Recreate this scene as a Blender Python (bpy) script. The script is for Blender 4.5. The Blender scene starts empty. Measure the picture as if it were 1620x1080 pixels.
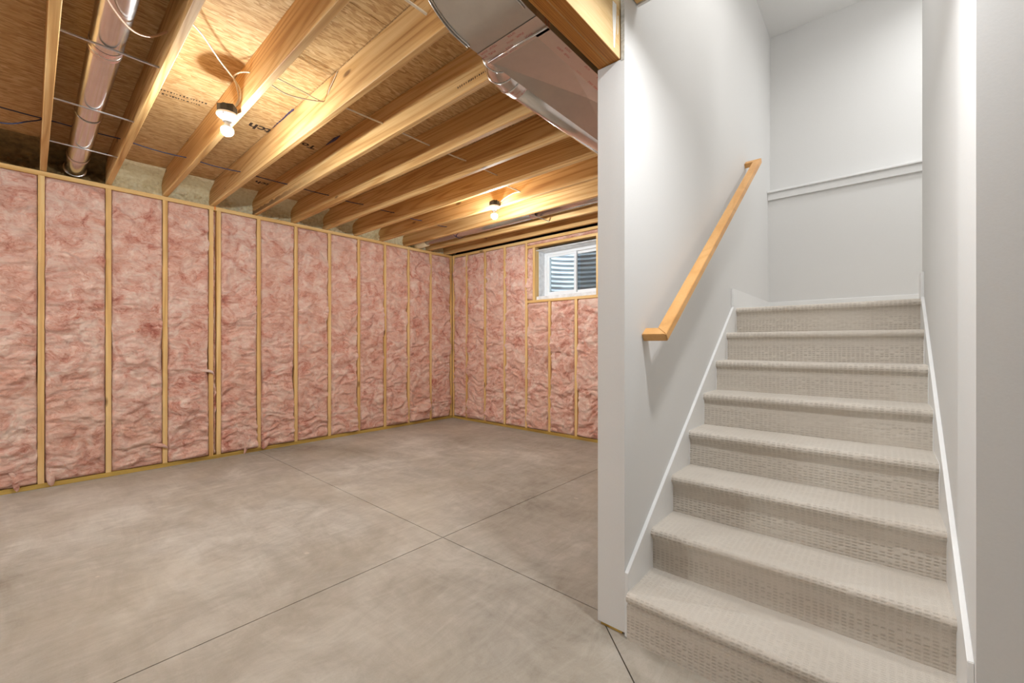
import bpy, bmesh, math, random
import numpy as np
from mathutils import Vector, Matrix
random.seed(7); RNG = np.random.default_rng(11)
SC = bpy.context.scene; COL = SC.collection

# ------------------------------------------------------------------ camera, world, exposure
cam_d = bpy.data.cameras.new('camera'); cam = bpy.data.objects.new('camera', cam_d); COL.objects.link(cam)
cam_d.sensor_width = 36.0; cam_d.lens = 36.0*665.5/1620.0; cam_d.shift_y = 4.4/1620.0; cam_d.clip_start = 0.02
cam.location = (0, 0, 1.2); cam.rotation_euler = (math.pi/2, 0, 0.71812)
SC.camera = cam
W = bpy.data.worlds.new('sky'); SC.world = W; W.use_nodes = True
W.node_tree.nodes['Background'].inputs[0].default_value = (0.82, 0.92, 1.0, 1); W.node_tree.nodes['Background'].inputs[1].default_value = 5.0
SC.view_settings.view_transform = 'Standard'; SC.view_settings.look = 'None'; SC.view_settings.gamma = 1.0
SC.view_settings.use_curve_mapping = False; SC.view_settings.exposure = 0.75
BULB_W = 45.0          # bare bulbs, added rear ones included (radiant watts)
HALL_W = 9.5          # recessed hall downlight; a small share drives the added rear fill
STAIR_W = 11.0         # landing light; a share drives the added fill over the flight

# ------------------------------------------------------------------ dimensions (metres)
XL = -5.26; YB = 4.537; HT = 2.645; JB = 2.65; JT = 2.885
XS = -0.79; XP = -0.914; YP = 1.608; XR = 0.19; YR = 1.625; ZC = 2.662; ZS = 4.13; YLW = 4.565
YF = -3.4; XH = 2.4

# ------------------------------------------------------------------ materials
def srgb(*c):
    return tuple(((v/255.0)/12.92 if v/255.0 <= .04045 else ((v/255.0+.055)/1.055)**2.4) for v in c) + (1.0,)
class NT:
    def __init__(s, name):
        s.m = bpy.data.materials.new(name); s.m.use_nodes = True; s.t = s.m.node_tree
        s.b = s.t.nodes['Principled BSDF']; s.out = s.t.nodes['Material Output']
    def n(s, typ, **kw):
        nd = s.t.nodes.new('ShaderNode'+typ)
        ins = kw.pop('ins', {})
        for k, v in kw.items(): setattr(nd, k, v)
        for k, v in ins.items(): s.put(nd.inputs[k], v)
        return nd
    def put(s, sock, v):
        if isinstance(v, bpy.types.NodeSocket): s.t.links.new(v, sock)
        else: sock.default_value = v
    def math(s, op, a, b=None, c=None):
        nd = s.n('Math', operation=op); s.put(nd.inputs[0], a)
        if b is not None: s.put(nd.inputs[1], b)
        if c is not None: s.put(nd.inputs[2], c)
        return nd.outputs[0]
    def obj(s, scale=(1, 1, 1), rnd=True, kind='Object'):
        tc = s.n('TexCoord').outputs[kind]
        if rnd:
            oi = s.n('ObjectInfo').outputs['Random']
            off = s.n('VectorMath', operation='MULTIPLY', ins={0: (37.0, 53.0, 71.0)})
            cb = s.n('CombineXYZ', ins={0: oi, 1: oi, 2: oi}); s.put(off.inputs[1], cb.outputs[0])
            ad = s.n('VectorMath', operation='ADD', ins={0: tc, 1: off.outputs[0]}); tc = ad.outputs[0]
        s.base = tc
        return s.sc(tc, scale)
    def sc(s, v, scale):
        return s.n('VectorMath', operation='MULTIPLY', ins={0: v, 1: scale}).outputs[0]
    def noise(s, v, scale, detail=4, rough=.55, dist=0.0):
        return s.n('TexNoise', ins={'Vector': v, 'Scale': scale, 'Detail': detail, 'Roughness': rough, 'Distortion': dist}).outputs[0]
    def ramp(s, f, stops):
        r = s.n('ValToRGB', ins={0: f}); e = r.color_ramp.elements
        while len(e) < len(stops): e.new(.5)
        for el, (p, c) in zip(e, stops): el.position = p; el.color = c if len(c) == 4 else c+(1,)
        return r.outputs[0]
    def rng(s, f, a, b, c, d):
        return s.n('MapRange', ins={0: f, 1: a, 2: b, 3: c, 4: d}).outputs[0]
    def mix(s, f, a, b, mode='MIX'):
        nd = s.n('Mix', data_type='RGBA', blend_type=mode); s.put(nd.inputs[0], f); s.put(nd.inputs[6], a); s.put(nd.inputs[7], b)
        return nd.outputs[2]
    def bump(s, h, dist=.002, strength=1.0, normal=None):
        nd = s.n('Bump', ins={'Height': h, 'Distance': dist, 'Strength': strength})
        if normal is not None: s.put(nd.inputs['Normal'], normal)
        s.put(s.b.inputs['Normal'], nd.outputs[0]); return nd.outputs[0]
    def fin(s, color, rough=.6, metal=0.0, spec=.5):
        s.put(s.b.inputs['Base Color'], color); s.put(s.b.inputs['Roughness'], rough); s.put(s.b.inputs['Metallic'], metal)
        s.put(s.b.inputs['Specular IOR Level'], spec); return s.m
M = {}
def wood(name, dark, mid, light, rings=22.0, knots=True, axis=0, stain=None, rough=.6):
    t = NT(name); s1 = [3.2, 3.2, 3.2]; s1[axis] = .13; s2 = [110, 110, 110]; s2[axis] = 2.5; s3=[9,9,9]; s3[axis]=.7
    v = t.obj(tuple(s1)); base = t.base
    n = t.noise(v, 1.4, 2, .4)
    g = t.math('SINE', t.math('MULTIPLY', n, rings*6.0)); g = t.rng(g, -1, 1, 0, 1)
    g = t.math('POWER', g, 2.2)
    fb = t.noise(t.sc(base, tuple(s2)), 1.0, 3, .6)
    br = t.noise(t.sc(base, tuple(s3)), 1.0, 2, .5)
    f = t.math('ADD', t.math('MULTIPLY', g, -.24), t.math('ADD', t.math('MULTIPLY', fb, .45), t.math('MULTIPLY', br, .65)))
    c = t.ramp(f, [(.12, dark), (.42, mid), (.75, light)])
    if knots:
        sk = [5., 5., 5.]; sk[axis] = 1.7
        vo = t.n('TexVoronoi', ins={'Vector': t.sc(base, tuple(sk)), 'Scale': 1.0, 'Randomness': 1.0}).outputs[0]
        k = t.rng(vo, .05, .10, 1.0, 0.0)
        c = t.mix(t.math('MULTIPLY', k, .75), c, srgb(92, 52, 26))
    if stain:
        c = stain(t, c)
    t.bump(t.math('ADD', t.math('MULTIPLY', fb, .6), t.math('MULTIPLY', g, -.25)), .0012, .6)
    return t.fin(c, rough, spec=.3)
M['joist'] = wood('joist_wood', srgb(172, 120, 66), srgb(208, 162, 102), srgb(230, 194, 138))
def wane(t, c):
    tc = t.n('TexCoord').outputs['Object']; sp = t.n('SeparateXYZ', ins={0: tc})
    nz = t.noise(t.sc(tc, (9, 9, 3)), 1.0, 6, .7)
    lim = t.math('ADD', -.108, t.math('MULTIPLY', nz, .075))
    a = t.rng(t.math('SUBTRACT', lim, sp.outputs[2]), 0, .006, 0, 1)
    w1 = t.rng(sp.outputs[0], -2.35, -1.95, 1, 0)
    w2 = t.rng(sp.outputs[0], -1.6, -.6, .7, 0)
    w3 = t.rng(sp.outputs[0], -2.62, -2.5, 0, 1)
    side = t.rng(sp.outputs[1], -.018, -.0185, 0, 1)
    m = t.math('MULTIPLY', t.math('MULTIPLY', a, t.math('MAXIMUM', w1, w2)), t.math('MULTIPLY', w3, side))
    return t.mix(m, c, srgb(84, 54, 36))
M['joist_wane'] = wood('joist_wood_wane', srgb(172, 120, 66), srgb(208, 162, 102), srgb(230, 194, 138), stain=wane)
M['stud'] = wood('stud_pine', srgb(196, 148, 84), srgb(224, 182, 118), srgb(238, 206, 150), axis=2, rings=9)
M['plate'] = wood('plate_pine', srgb(196, 148, 84), srgb(222, 180, 116), srgb(236, 203, 146), axis=1, rings=9)
M['plate_x'] = wood('plate_pine_x', srgb(196, 148, 84), srgb(222, 180, 116), srgb(236, 203, 146), axis=0, rings=9)
M['treated'] = wood('treated_pine', srgb(150, 118, 52), srgb(184, 150, 74), srgb(204, 170, 92), axis=1, rings=9)
M['treated_x'] = wood('treated_pine_x', srgb(150, 118, 52), srgb(184, 150, 74), srgb(204, 170, 92), axis=0, rings=9)
M['rail'] = wood('oak_rail', srgb(206, 150, 88), srgb(218, 164, 100), srgb(228, 178, 116), axis=1, rings=7, knots=False, rough=.38)

def osb():
    t = NT('osb'); v = t.obj((1, 1, 1), rnd=False)
    w = t.noise(t.sc(v, (6, 6, 6)), 1, 2)
    vv = t.n('VectorMath', operation='ADD', ins={0: v, 1: t.n('VectorMath', operation='SCALE', ins={0: t.n('TexNoise', ins={'Vector': v, 'Scale': 9.0}).outputs[1], 'Scale': .022}).outputs[0]}).outputs[0]
    vo = t.n('TexVoronoi', ins={'Vector': t.sc(vv, (105, 22, 40)), 'Scale': 1.0})
    vr = t.n('SeparateColor', ins={0: vo.outputs[1]}).outputs[0]
    st = t.noise(t.sc(vv, (150, 24, 60)), 1, 4, .65)
    big = t.noise(t.sc(v, (1.3, 1.3, 1)), 1, 2)
    f = t.math('ADD', t.math('MULTIPLY', vr, .42), t.math('ADD', t.math('MULTIPLY', st, .55), t.math('MULTIPLY', big, .18)))
    c = t.ramp(f, [(.25, srgb(160, 118, 72)), (.5, srgb(194, 156, 106)), (.68, srgb(208, 173, 123)), (.9, srgb(226, 198, 152))])
    sp = t.noise(t.sc(vv, (95, 30, 30)), 1, 3, .7)
    c = t.mix(t.rng(sp, .66, .74, 0, .6), c, srgb(92, 56, 28))
    t.bump(t.math('ADD', t.math('MULTIPLY', vr, .5), st), .0018, .8)
    return t.fin(c, .75, spec=.2)
M['osb'] = osb()

def concrete():
    t = NT('concrete'); v = t.obj((1, 1, 1), rnd=False, kind='Generated')
    v = t.n('NewGeometry').outputs['Position']
    a = t.noise(v, .55, 5, .6, .6); b = t.noise(v, 2.3, 8, .65, 1.2); c_ = t.noise(t.sc(v, (1.0, 4.0, 1)), 1.6, 6, .7, 1.5); d = t.noise(v, 160, 3, .7)
    e = t.noise(t.sc(v, (5, 1.6, 1)), 2.0, 7, .72, 2.0)
    f = t.math('ADD', t.math('MULTIPLY', a, .5), t.math('ADD', t.math('MULTIPLY', b, .32), t.math('ADD', t.math('MULTIPLY', c_, .16), t.math('ADD', t.math('MULTIPLY', d, .07), t.math('MULTIPLY', e, .2)))))
    c = t.ramp(f, [(.48, srgb(132, 123, 109)), (.57, srgb(160, 152, 139)), (.645, srgb(176, 168, 156)), (.76, srgb(203, 196, 185))])
    warm = t.noise(v, .9, 3, .5, .4)
    c = t.mix(t.rng(warm, .45, .7, 0, .35), c, srgb(178, 164, 142))
    sp = t.noise(v, 210, 2, .5)
    c = t.mix(t.rng(sp, .70, .74, 0, .35), c, srgb(118, 100, 78))
    pt = t.noise(v, 7.0, 2, .4, .3); c = t.mix(t.rng(pt, .76, .79, 0, .5), c, srgb(216, 205, 190))
    t.bump(t.math('ADD', t.math('MULTIPLY', b, .5), t.math('MULTIPLY', d, .15)), .004, .35)
    return t.fin(c, t.rng(b, .3, .7, .5, .72), spec=.4)
M['concrete'] = concrete()
def plain(name, col, rough=.6, metal=0., spec=.5, nscale=None, nstr=.05, bump=0.):
    t = NT(name)
    if nscale:
        v = t.obj(); n = t.noise(v, nscale, 4, .6)
        d = tuple(max(0, x*(1-nstr*2)) for x in col[:3]); l = tuple(min(1, x*(1+nstr)) for x in col[:3])
        c = t.ramp(n, [(.3, d), (.7, l)])
        if bump: t.bump(n, bump, .6)
    else: c = col
    return t.fin(c, rough, metal, spec)
M['wall'] = plain('wall_paint', srgb(222, 221, 219), .72, spec=.25, nscale=170, nstr=.008, bump=.0004)
M['trim'] = plain('trim_paint', srgb(236, 236, 235), .38, nscale=30, nstr=.006)
M['ceil'] = plain('ceiling_paint', srgb(232, 231, 229), .85, spec=.2, nscale=200, nstr=.01, bump=.0006)
M['gypsum'] = plain('drywall_edge', srgb(196, 196, 192), .9, nscale=60, nstr=.2, bump=.002)
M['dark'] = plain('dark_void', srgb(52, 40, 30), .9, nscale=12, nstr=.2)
M['joint'] = plain('joint_dirt', srgb(86, 68, 48), .95, nscale=40, nstr=.25)
M['foundation'] = plain('foundation', srgb(150, 146, 140), .85, nscale=6, nstr=.1, bump=.003)
M['white'] = plain('white_ceramic', srgb(240, 240, 238), .3, nscale=20, nstr=.004)
M['vinyl'] = plain('white_vinyl', srgb(238, 240, 242), .35, nscale=20, nstr=.004)
M['black'] = plain('black_box', srgb(40, 36, 33), .55, nscale=30, nstr=.15)
M['blue'] = plain('blue_cable', srgb(34, 48, 80), .45, nscale=30, nstr=.05)
M['cable'] = plain('white_cable', srgb(222, 208, 184), .5, nscale=30, nstr=.03)
M['copper'] = plain('tan_cable', srgb(206, 160, 122), .45, nscale=30, nstr=.04)
M['orange'] = plain('orange_caulk', srgb(226, 130, 46), .7, nscale=30, nstr=.05)
M['ink'] = plain('ink', srgb(58, 40, 30), .85, nscale=60, nstr=.3)
M['paint_run'] = plain('paint_run', srgb(244, 242, 238), .5, nscale=60, nstr=.02)
M['purple'] = plain('adhesive_blue', srgb(70, 60, 92), .6, nscale=50, nstr=.2)

def pink():
    t = NT('pink_fibreglass'); v = t.obj((1, 1, 1)); b = t.base
    wv = t.n('TexNoise', ins={'Vector': b, 'Scale': 5.0, 'Detail': 3.0}).outputs[1]
    wv = t.n('VectorMath', operation='ADD', ins={0: b, 1: t.n('VectorMath', operation='SCALE', ins={0: wv, 'Scale': .22}).outputs[0]}).outputs[0]
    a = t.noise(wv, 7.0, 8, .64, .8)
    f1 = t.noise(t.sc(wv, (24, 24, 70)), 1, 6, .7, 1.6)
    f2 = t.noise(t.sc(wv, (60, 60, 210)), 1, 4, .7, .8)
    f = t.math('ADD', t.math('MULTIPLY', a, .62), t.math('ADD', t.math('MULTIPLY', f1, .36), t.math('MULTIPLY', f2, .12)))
    c = t.ramp(f, [(.40, srgb(178, 99, 82)), (.475, srgb(216, 152, 132)), (.54, srgb(232, 182, 163)), (.65, srgb(246, 216, 199))])  # crevice shade is put into the colour by the dark stop
    big = t.noise(b, 1.6, 3, .5)
    c = t.mix(t.rng(big, .45, .75, 0, .5), c, srgb(226, 176, 152))
    t.bump(t.math('ADD', f1, t.math('ADD', t.math('MULTIPLY', a, .8), t.math('MULTIPLY', f2, .4))), .012, .9)
    t.b.inputs['Sheen Weight'].default_value = .25
    return t.fin(c, .95, spec=.08)
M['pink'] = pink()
def foam():
    t = NT('spray_foam'); v = t.obj((1, 1, 1)); b = t.base
    a = t.noise(b, 38, 4, .55, .3); g = t.noise(b, 5, 3)
    c = t.ramp(t.math('ADD', t.math('MULTIPLY', a, .5), t.math('MULTIPLY', g, .5)), [(.35, srgb(212, 194, 152)), (.5, srgb(232, 219, 182)), (.66, srgb(242, 233, 204))])
    t.bump(a, .008, .8); return t.fin(c, .6, spec=.35)
M['foam'] = foam()
M['brownfoam'] = plain('old_foam', srgb(134, 108, 66), .85, nscale=22, nstr=.2, bump=.006)
def metal(name, col, rough, br=0.0):
    t = NT(name); v = t.obj((1, 1, 1)); n = t.noise(v, 14, 5, .65); n2 = t.noise(t.sc(t.base, (4, 120, 4)), 1, 3)
    c = t.mix(t.rng(n, .35, .7, 0, .35), col, tuple(x*.82 for x in col[:3])+(1,))
    t.bump(t.math('ADD', t.math('MULTIPLY', n, .4), t.math('MULTIPLY', n2, br)), .0006, .35)
    return t.fin(c, t.rng(n, .3, .7, rough, rough+.08), 1.0)
M['duct'] = metal('galvanised_sheet', srgb(196, 192, 186), .30, .6)
M['pipe'] = metal('galvanised_pipe', srgb(214, 210, 206), .16)
M['strap'] = metal('grey_strap', srgb(190, 190, 190), .35)
M['well'] = metal('galvanised_well', srgb(222, 226, 230), .5); M['well'].node_tree.nodes['Principled BSDF'].inputs['Metallic'].default_value = .35
def tape():
    t = NT('foil_tape'); v = t.obj((1, 1, 1), rnd=False, kind='UV')
    br = t.n('TexBrick', offset=.5, squash=1.0, ins={'Vector': v, 'Color1': (1, 1, 1, 1), 'Color2': (0, 0, 0, 1), 'Mortar': (0, 0, 0, 1), 'Scale': 1.0, 'Mortar Size': .006, 'Brick Width': .05, 'Row Height': .022, 'Bias': 0.1})
    nn = t.noise(t.sc(v, (420, 260, 1)), 1, 2, .6)
    k = t.math('MULTIPLY', t.rng(br.outputs[0], .5, .6, 0, 1), t.rng(nn, .5, .56, 0, 1))
    cr = t.noise(v, 60, 4, .7)
    t.bump(cr, .003, .4)
    t.put(t.b.inputs['Metallic'], t.rng(k, 0, 1, 1.0, 0.0))
    c = t.mix(k, srgb(214, 200, 192), srgb(178, 52, 50))
    t.put(t.b.inputs['Base Color'], c); t.put(t.b.inputs['Roughness'], .28); return t.m
M['tape'] = tape()
def lvl():
    t = NT('lvl_face'); v = t.obj((1, 1, 1), rnd=False)
    n = t.noise(t.sc(v, (1, 2.2, 9)), 1.4, 4, .55, .5); fb = t.noise(t.sc(v, (1, 5, 130)), 1, 3)
    c = t.ramp(t.math('ADD', t.math('MULTIPLY', n, .7), t.math('MULTIPLY', fb, .3)), [(.3, srgb(208, 168, 108)), (.5, srgb(230, 196, 142)), (.7, srgb(240, 214, 170))])
    vo = t.n('TexVoronoi', ins={'Vector': t.sc(v, (1, 6, 11)), 'Scale': 1.0}).outputs[0]
    c = t.mix(t.rng(vo, .06, .1, .7, 0), c, srgb(150, 100, 52))
    # glue lines on the laminated underside
    sp = t.n('SeparateXYZ', ins={0: v}); nrm = t.n('SeparateXYZ', ins={0: t.n('NewGeometry').outputs['Normal']})
    und = t.rng(nrm.outputs[2], -.5, -.9, 0, 1)
    lay = t.noise(t.sc(v, (330, 3, 3)), 1, 3, .7, .3)
    uc = t.ramp(lay, [(.3, srgb(132, 78, 24)), (.5, srgb(176, 112, 40)), (.7, srgb(198, 140, 62))])
    c = t.mix(und, c, uc)
    t.bump(fb, .0008, .4); return t.fin(c, .5, spec=.35)
M['lvl'] = lvl()
def carpet():
    t = NT('carpet'); v = t.obj((1, 1, 1), rnd=False, kind='UV')
    f = t.noise(v, 420, 3, .75); g = t.noise(v, 900, 2, .7); b = t.noise(v, 3, 3)
    at = t.n('Attribute', attribute_name='dash').outputs['Fac']
    h = t.math('ADD', t.math('MULTIPLY', f, .55), t.math('MULTIPLY', g, .45))
    c = t.ramp(h, [(.3, srgb(182, 171, 156)), (.5, srgb(224, 215, 203)), (.7, srgb(243, 237, 228))])
    c = t.mix(t.math('MULTIPLY', at, .34), c, srgb(128, 112, 94))
    c = t.mix(t.rng(b, .4, .7, 0, .2), c, srgb(182, 168, 150))
    t.bump(h, .004, .8); t.b.inputs['Sheen Weight'].default_value = .2
    return t.fin(c, .95, spec=.1)
M['carpet'] = carpet()
def emit(name, col, strength):
    t = NT(name); t.put(t.b.inputs['Base Color'], (1, 1, 1, 1)); t.put(t.b.inputs['Emission Color'], col); t.put(t.b.inputs['Emission Strength'], strength); return t.m
BR = .033
M['bulb'] = emit('lit_bulb', (.90, .97, 1.0, 1), BULB_W/(math.pi*4*math.pi*BR*BR))
M['lens'] = emit('lit_lens', (1.0, .97, .93, 1), 12.0)
def glass():
    t = NT('window_glass'); tr = t.n('BsdfTransparent', ins={0: (.93, .97, .98, 1)}); gl = t.n('BsdfGlossy', ins={0: (1, 1, 1, 1), 'Roughness': .02})
    fr = t.n('Fresnel', ins={0: 1.45}); mx = t.n('MixShader', ins={0: fr.outputs[0], 1: tr.outputs[0], 2: gl.outputs[0]})
    t.t.links.new(mx.outputs[0], t.out.inputs[0]); return t.m
M['glass'] = glass()
def screen():
    t = NT('insect_screen'); tr = t.n('BsdfTransparent'); df = t.n('BsdfDiffuse', ins={0: srgb(70, 72, 76)})
    v = t.obj((1, 1, 1), rnd=False)
    n = t.noise(t.sc(v, (700, 1, 700)), 1, 1); mx = t.n('MixShader', ins={0: t.rng(n, .3, .7, .5, .68), 1: tr.outputs[0], 2: df.outputs[0]})
    t.t.links.new(mx.outputs[0], t.out.inputs[0]); return t.m
M['screen'] = screen()
M['gravel'] = plain('gravel', srgb(140, 134, 126), .9, nscale=40, nstr=.3, bump=.02)
M['plastic'] = plain('plastic_sheet', srgb(232, 233, 235), .25, nscale=14, nstr=.1, bump=.008)

# ------------------------------------------------------------------ mesh helpers
def link(name, me, parent=None, mat=None):
    o = bpy.data.objects.new(name, me); COL.objects.link(o)
    if mat is not None and me is not None and not me.materials: me.materials.append(M[mat])
    if parent is not None: o.parent = parent
    return o
def upd(): bpy.context.view_layer.update()
def empty(name, loc=(0, 0, 0)):
    o = bpy.data.objects.new(name, None); COL.objects.link(o); o.location = loc; o.empty_display_size = .1; upd(); return o
def tag(o, label=None, cat=None, group=None, kind=None):
    if label: o['label'] = label
    if cat: o['category'] = cat
    if group: o['group'] = group
    if kind: o['kind'] = kind
    return o
def mesh(name, verts, faces, smooth=False):
    me = bpy.data.meshes.new(name); me.from_pydata([tuple(v) for v in verts], [], faces); me.update()
    if smooth: me.polygons.foreach_set('use_smooth', [True]*len(me.polygons))
    return me
CUBE_F = [(0, 1, 3, 2), (4, 6, 7, 5), (0, 4, 5, 1), (2, 3, 7, 6), (0, 2, 6, 4), (1, 5, 7, 3)]
def box_me(name, size, bevel=0.0):
    x, y, z = [s/2 for s in size]
    me = mesh(name, [(sx*x, sy*y, sz*z) for sx in (-1, 1) for sy in (-1, 1) for sz in (-1, 1)], CUBE_F)
    bm = bmesh.new(); bm.from_mesh(me); bmesh.ops.recalc_face_normals(bm, faces=bm.faces)
    if bevel: bmesh.ops.bevel(bm, geom=bm.edges[:], offset=bevel, segments=1, affect='EDGES')
    bm.to_mesh(me); bm.free(); return me
def box(name, lo, hi, mat, parent=None, bevel=0.0):
    lo = Vector(lo); hi = Vector(hi); me = box_me(name, hi-lo, bevel); me.materials.append(M[mat])
    o = bpy.data.objects.new(name, me); COL.objects.link(o); c = (lo+hi)/2
    if parent is not None: o.parent = parent; o.location = c-parent.matrix_world.translation
    else: o.location = c
    return o
def multi(name, boxes, mat, parent=None, origin=None):
    vs, fs = [], []
    og = Vector(origin) if origin is not None else Vector(boxes[0][0])
    for lo, hi in boxes:
        b = len(vs)
        for x in (lo[0], hi[0]):
            for y in (lo[1], hi[1]):
                for z in (lo[2], hi[2]): vs.append(Vector((x, y, z))-og)
        fs += [tuple(i+b for i in f) for f in CUBE_F]
    me = mesh(name, vs, fs); bm = bmesh.new(); bm.from_mesh(me); bmesh.ops.recalc_face_normals(bm, faces=bm.faces); bm.to_mesh(me); bm.free()
    me.materials.append(M[mat]); o = bpy.data.objects.new(name, me); COL.objects.link(o)
    if parent is not None: o.parent = parent; o.location = og-parent.matrix_world.translation
    else: o.location = og
    return o
def prism(name, pts, axis, a, b, mat, parent=None, bevel=0.0):
    """polygon pts in the plane perpendicular to axis (0: (y,z), 1: (x,z), 2: (x,y)), extruded a..b"""
    def P(p, t): return {0: (t, p[0], p[1]), 1: (p[0], t, p[1]), 2: (p[0], p[1], t)}[axis]
    n = len(pts); vs = [P(p, a) for p in pts]+[P(p, b) for p in pts]
    og = Vector(vs[0]); vs = [Vector(v)-og for v in vs]
    fs = [tuple(range(n)), tuple(range(2*n-1, n-1, -1))]+[(i, (i+1) % n, n+(i+1) % n, n+i) for i in range(n)]
    me = mesh(name, vs, fs); bm = bmesh.new(); bm.from_mesh(me); bmesh.ops.recalc_face_normals(bm, faces=bm.faces)
    if bevel: bmesh.ops.bevel(bm, geom=bm.edges[:], offset=bevel, segments=2, affect='EDGES')
    bm.to_mesh(me); bm.free(); me.materials.append(M[mat])
    o = bpy.data.objects.new(name, me); COL.objects.link(o)
    if parent is not None: o.parent = parent; o.location = og-parent.matrix_world.translation
    else: o.location = og
    return o
def smooth_path(pts, sub=8):
    pts = [Vector(p) for p in pts]; out = []
    for i in range(len(pts)-1):
        p0 = pts[max(0, i-1)]; p1 = pts[i]; p2 = pts[i+1]; p3 = pts[min(len(pts)-1, i+2)]
        for k in range(sub):
            t = k/sub; out.append(.5*((2*p1)+(p2-p0)*t+(2*p0-5*p1+4*p2-p3)*t*t+(3*p1-p0-3*p2+p3)*t**3))
    out.append(pts[-1]); return out
def tube(name, path, r, mat, parent=None, seg=10, cap=True, flat=None):
    """swept tube; r a number or a list of radii along the path"""
    path = [Vector(p) for p in path]; n = len(path); og = path[0].copy(); rs = r if isinstance(r, (list, tuple)) else [r]*n
    vs, fs = [], []; up = None
    for i, p in enumerate(path):
        d = (path[min(n-1, i+1)]-path[max(0, i-1)]).normalized()
        if up is None: up = d.orthogonal().normalized()
        up = (up-d*up.dot(d)).normalized(); sd = d.cross(up)
        for k in range(seg):
            a = 2*math.pi*k/seg; c, s = math.cos(a), math.sin(a)
            vs.append(p-og+(up*c+sd*s*(flat or 1))*rs[i])
    for i in range(n-1):
        for k in range(seg): fs.append((i*seg+k, i*seg+(k+1) % seg, (i+1)*seg+(k+1) % seg, (i+1)*seg+k))
    if cap: fs += [tuple(range(seg-1, -1, -1)), tuple((n-1)*seg+k for k in range(seg))]
    me = mesh(name, vs, fs, True); me.materials.append(M[mat]); o = bpy.data.objects.new(name, me); COL.objects.link(o)
    if parent is not None: o.parent = parent; o.location = og-parent.matrix_world.translation
    else: o.location = og
    return o
def lathe(name, prof, mat, parent, loc, seg=28, smooth=True):
    vs, fs = [], []
    for r, z in prof:
        for k in range(seg):
            a = 2*math.pi*k/seg; vs.append((r*math.cos(a), r*math.sin(a), z))
    n = len(prof)
    for i in range(n-1):
        for k in range(seg): fs.append((i*seg+k, i*seg+(k+1) % seg, (i+1)*seg+(k+1) % seg, (i+1)*seg+k))
    fs += [tuple(range(seg)), tuple((n-1)*seg+k for k in range(seg))]
    me = mesh(name, vs, fs, smooth); bm = bmesh.new(); bm.from_mesh(me); bmesh.ops.recalc_face_normals(bm, faces=bm.faces); bm.to_mesh(me); bm.free()
    if smooth:
        me.polygons.foreach_set('use_smooth', [len(p.vertices) == 4 for p in me.polygons])
    me.materials.append(M[mat]); o = bpy.data.objects.new(name, me); COL.objects.link(o)
    o.parent = parent; o.location = Vector(loc)-parent.matrix_world.translation
    return o
def spec_noise(nu, nv, du, dv, su, sv, seed, power=1.6):
    """smooth random field on a grid, features about su x sv metres"""
    g = np.random.default_rng(seed); w = np.fft.fft2(g.standard_normal((nu, nv)))
    ku = np.fft.fftfreq(nu, du)[:, None]*su; kv = np.fft.fftfreq(nv, dv)[None, :]*sv
    k2 = ku**2+kv**2; w *= 1.0/(1.0+k2*4)**power
    f = np.fft.ifft2(w).real; return (f-f.mean())/(f.std()+1e-9)
def grid_me(name, P, mat, closed=False):
    """P: (nu,nv,3) array of points"""
    nu, nv = P.shape[:2]; me = bpy.data.meshes.new(name); me.vertices.add(nu*nv); me.vertices.foreach_set('co', P.reshape(-1).astype(np.float32))
    i = np.arange(nu*nv).reshape(nu, nv); q = np.stack([i[:-1, :-1], i[1:, :-1], i[1:, 1:], i[:-1, 1:]], -1).reshape(-1, 4)
    nq = len(q); me.loops.add(nq*4); me.loops.foreach_set('vertex_index', q.reshape(-1).astype(np.int32))
    me.polygons.add(nq); me.polygons.foreach_set('loop_start', np.arange(0, nq*4, 4, dtype=np.int32)); me.polygons.foreach_set('loop_total', np.full(nq, 4, dtype=np.int32))
    me.polygons.foreach_set('use_smooth', np.ones(nq, dtype=bool)); me.update(calc_edges=True); me.validate()
    me.materials.append(M[mat]); return me

# ------------------------------------------------------------------ floor: slabs between saw cuts
floor = box('floor', (-5.7, YF-.2, -.2), (XH+.2, 4.9, -.008), 'joint'); tag(floor, kind='structure'); upd()
CX, CY, g = -2.045, 1.686, .0028
def slab(pts): return prism('slab_panel', pts, 2, -.02, 0.0, 'concrete', floor)
slab([(-5.69, CY+g), (CX-g, CY+g), (CX-g, 4.89), (-5.69, 4.89)])
slab([(CX+g, CY+g), (XH+.19, CY+g), (XH+.19, 4.89), (CX+g, 4.89)])
slab([(-5.69, YF-.19), (CX-g, YF-.19), (CX-g, CY-g), (-5.69, CY-g)])
A = (-.955, CY); EY = CY-(XH+.19-A[0])*.9168       # diagonal cut leaving the wall corner
slab([(CX+g, YF-.19), (XH+.19, YF-.19), (XH+.19, EY-.004), (A[0]-.004, CY-g), (CX+g, CY-g)])
slab([(A[0]+.004, CY-g), (XH+.19, EY+.004), (XH+.19, CY-g)])

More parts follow.
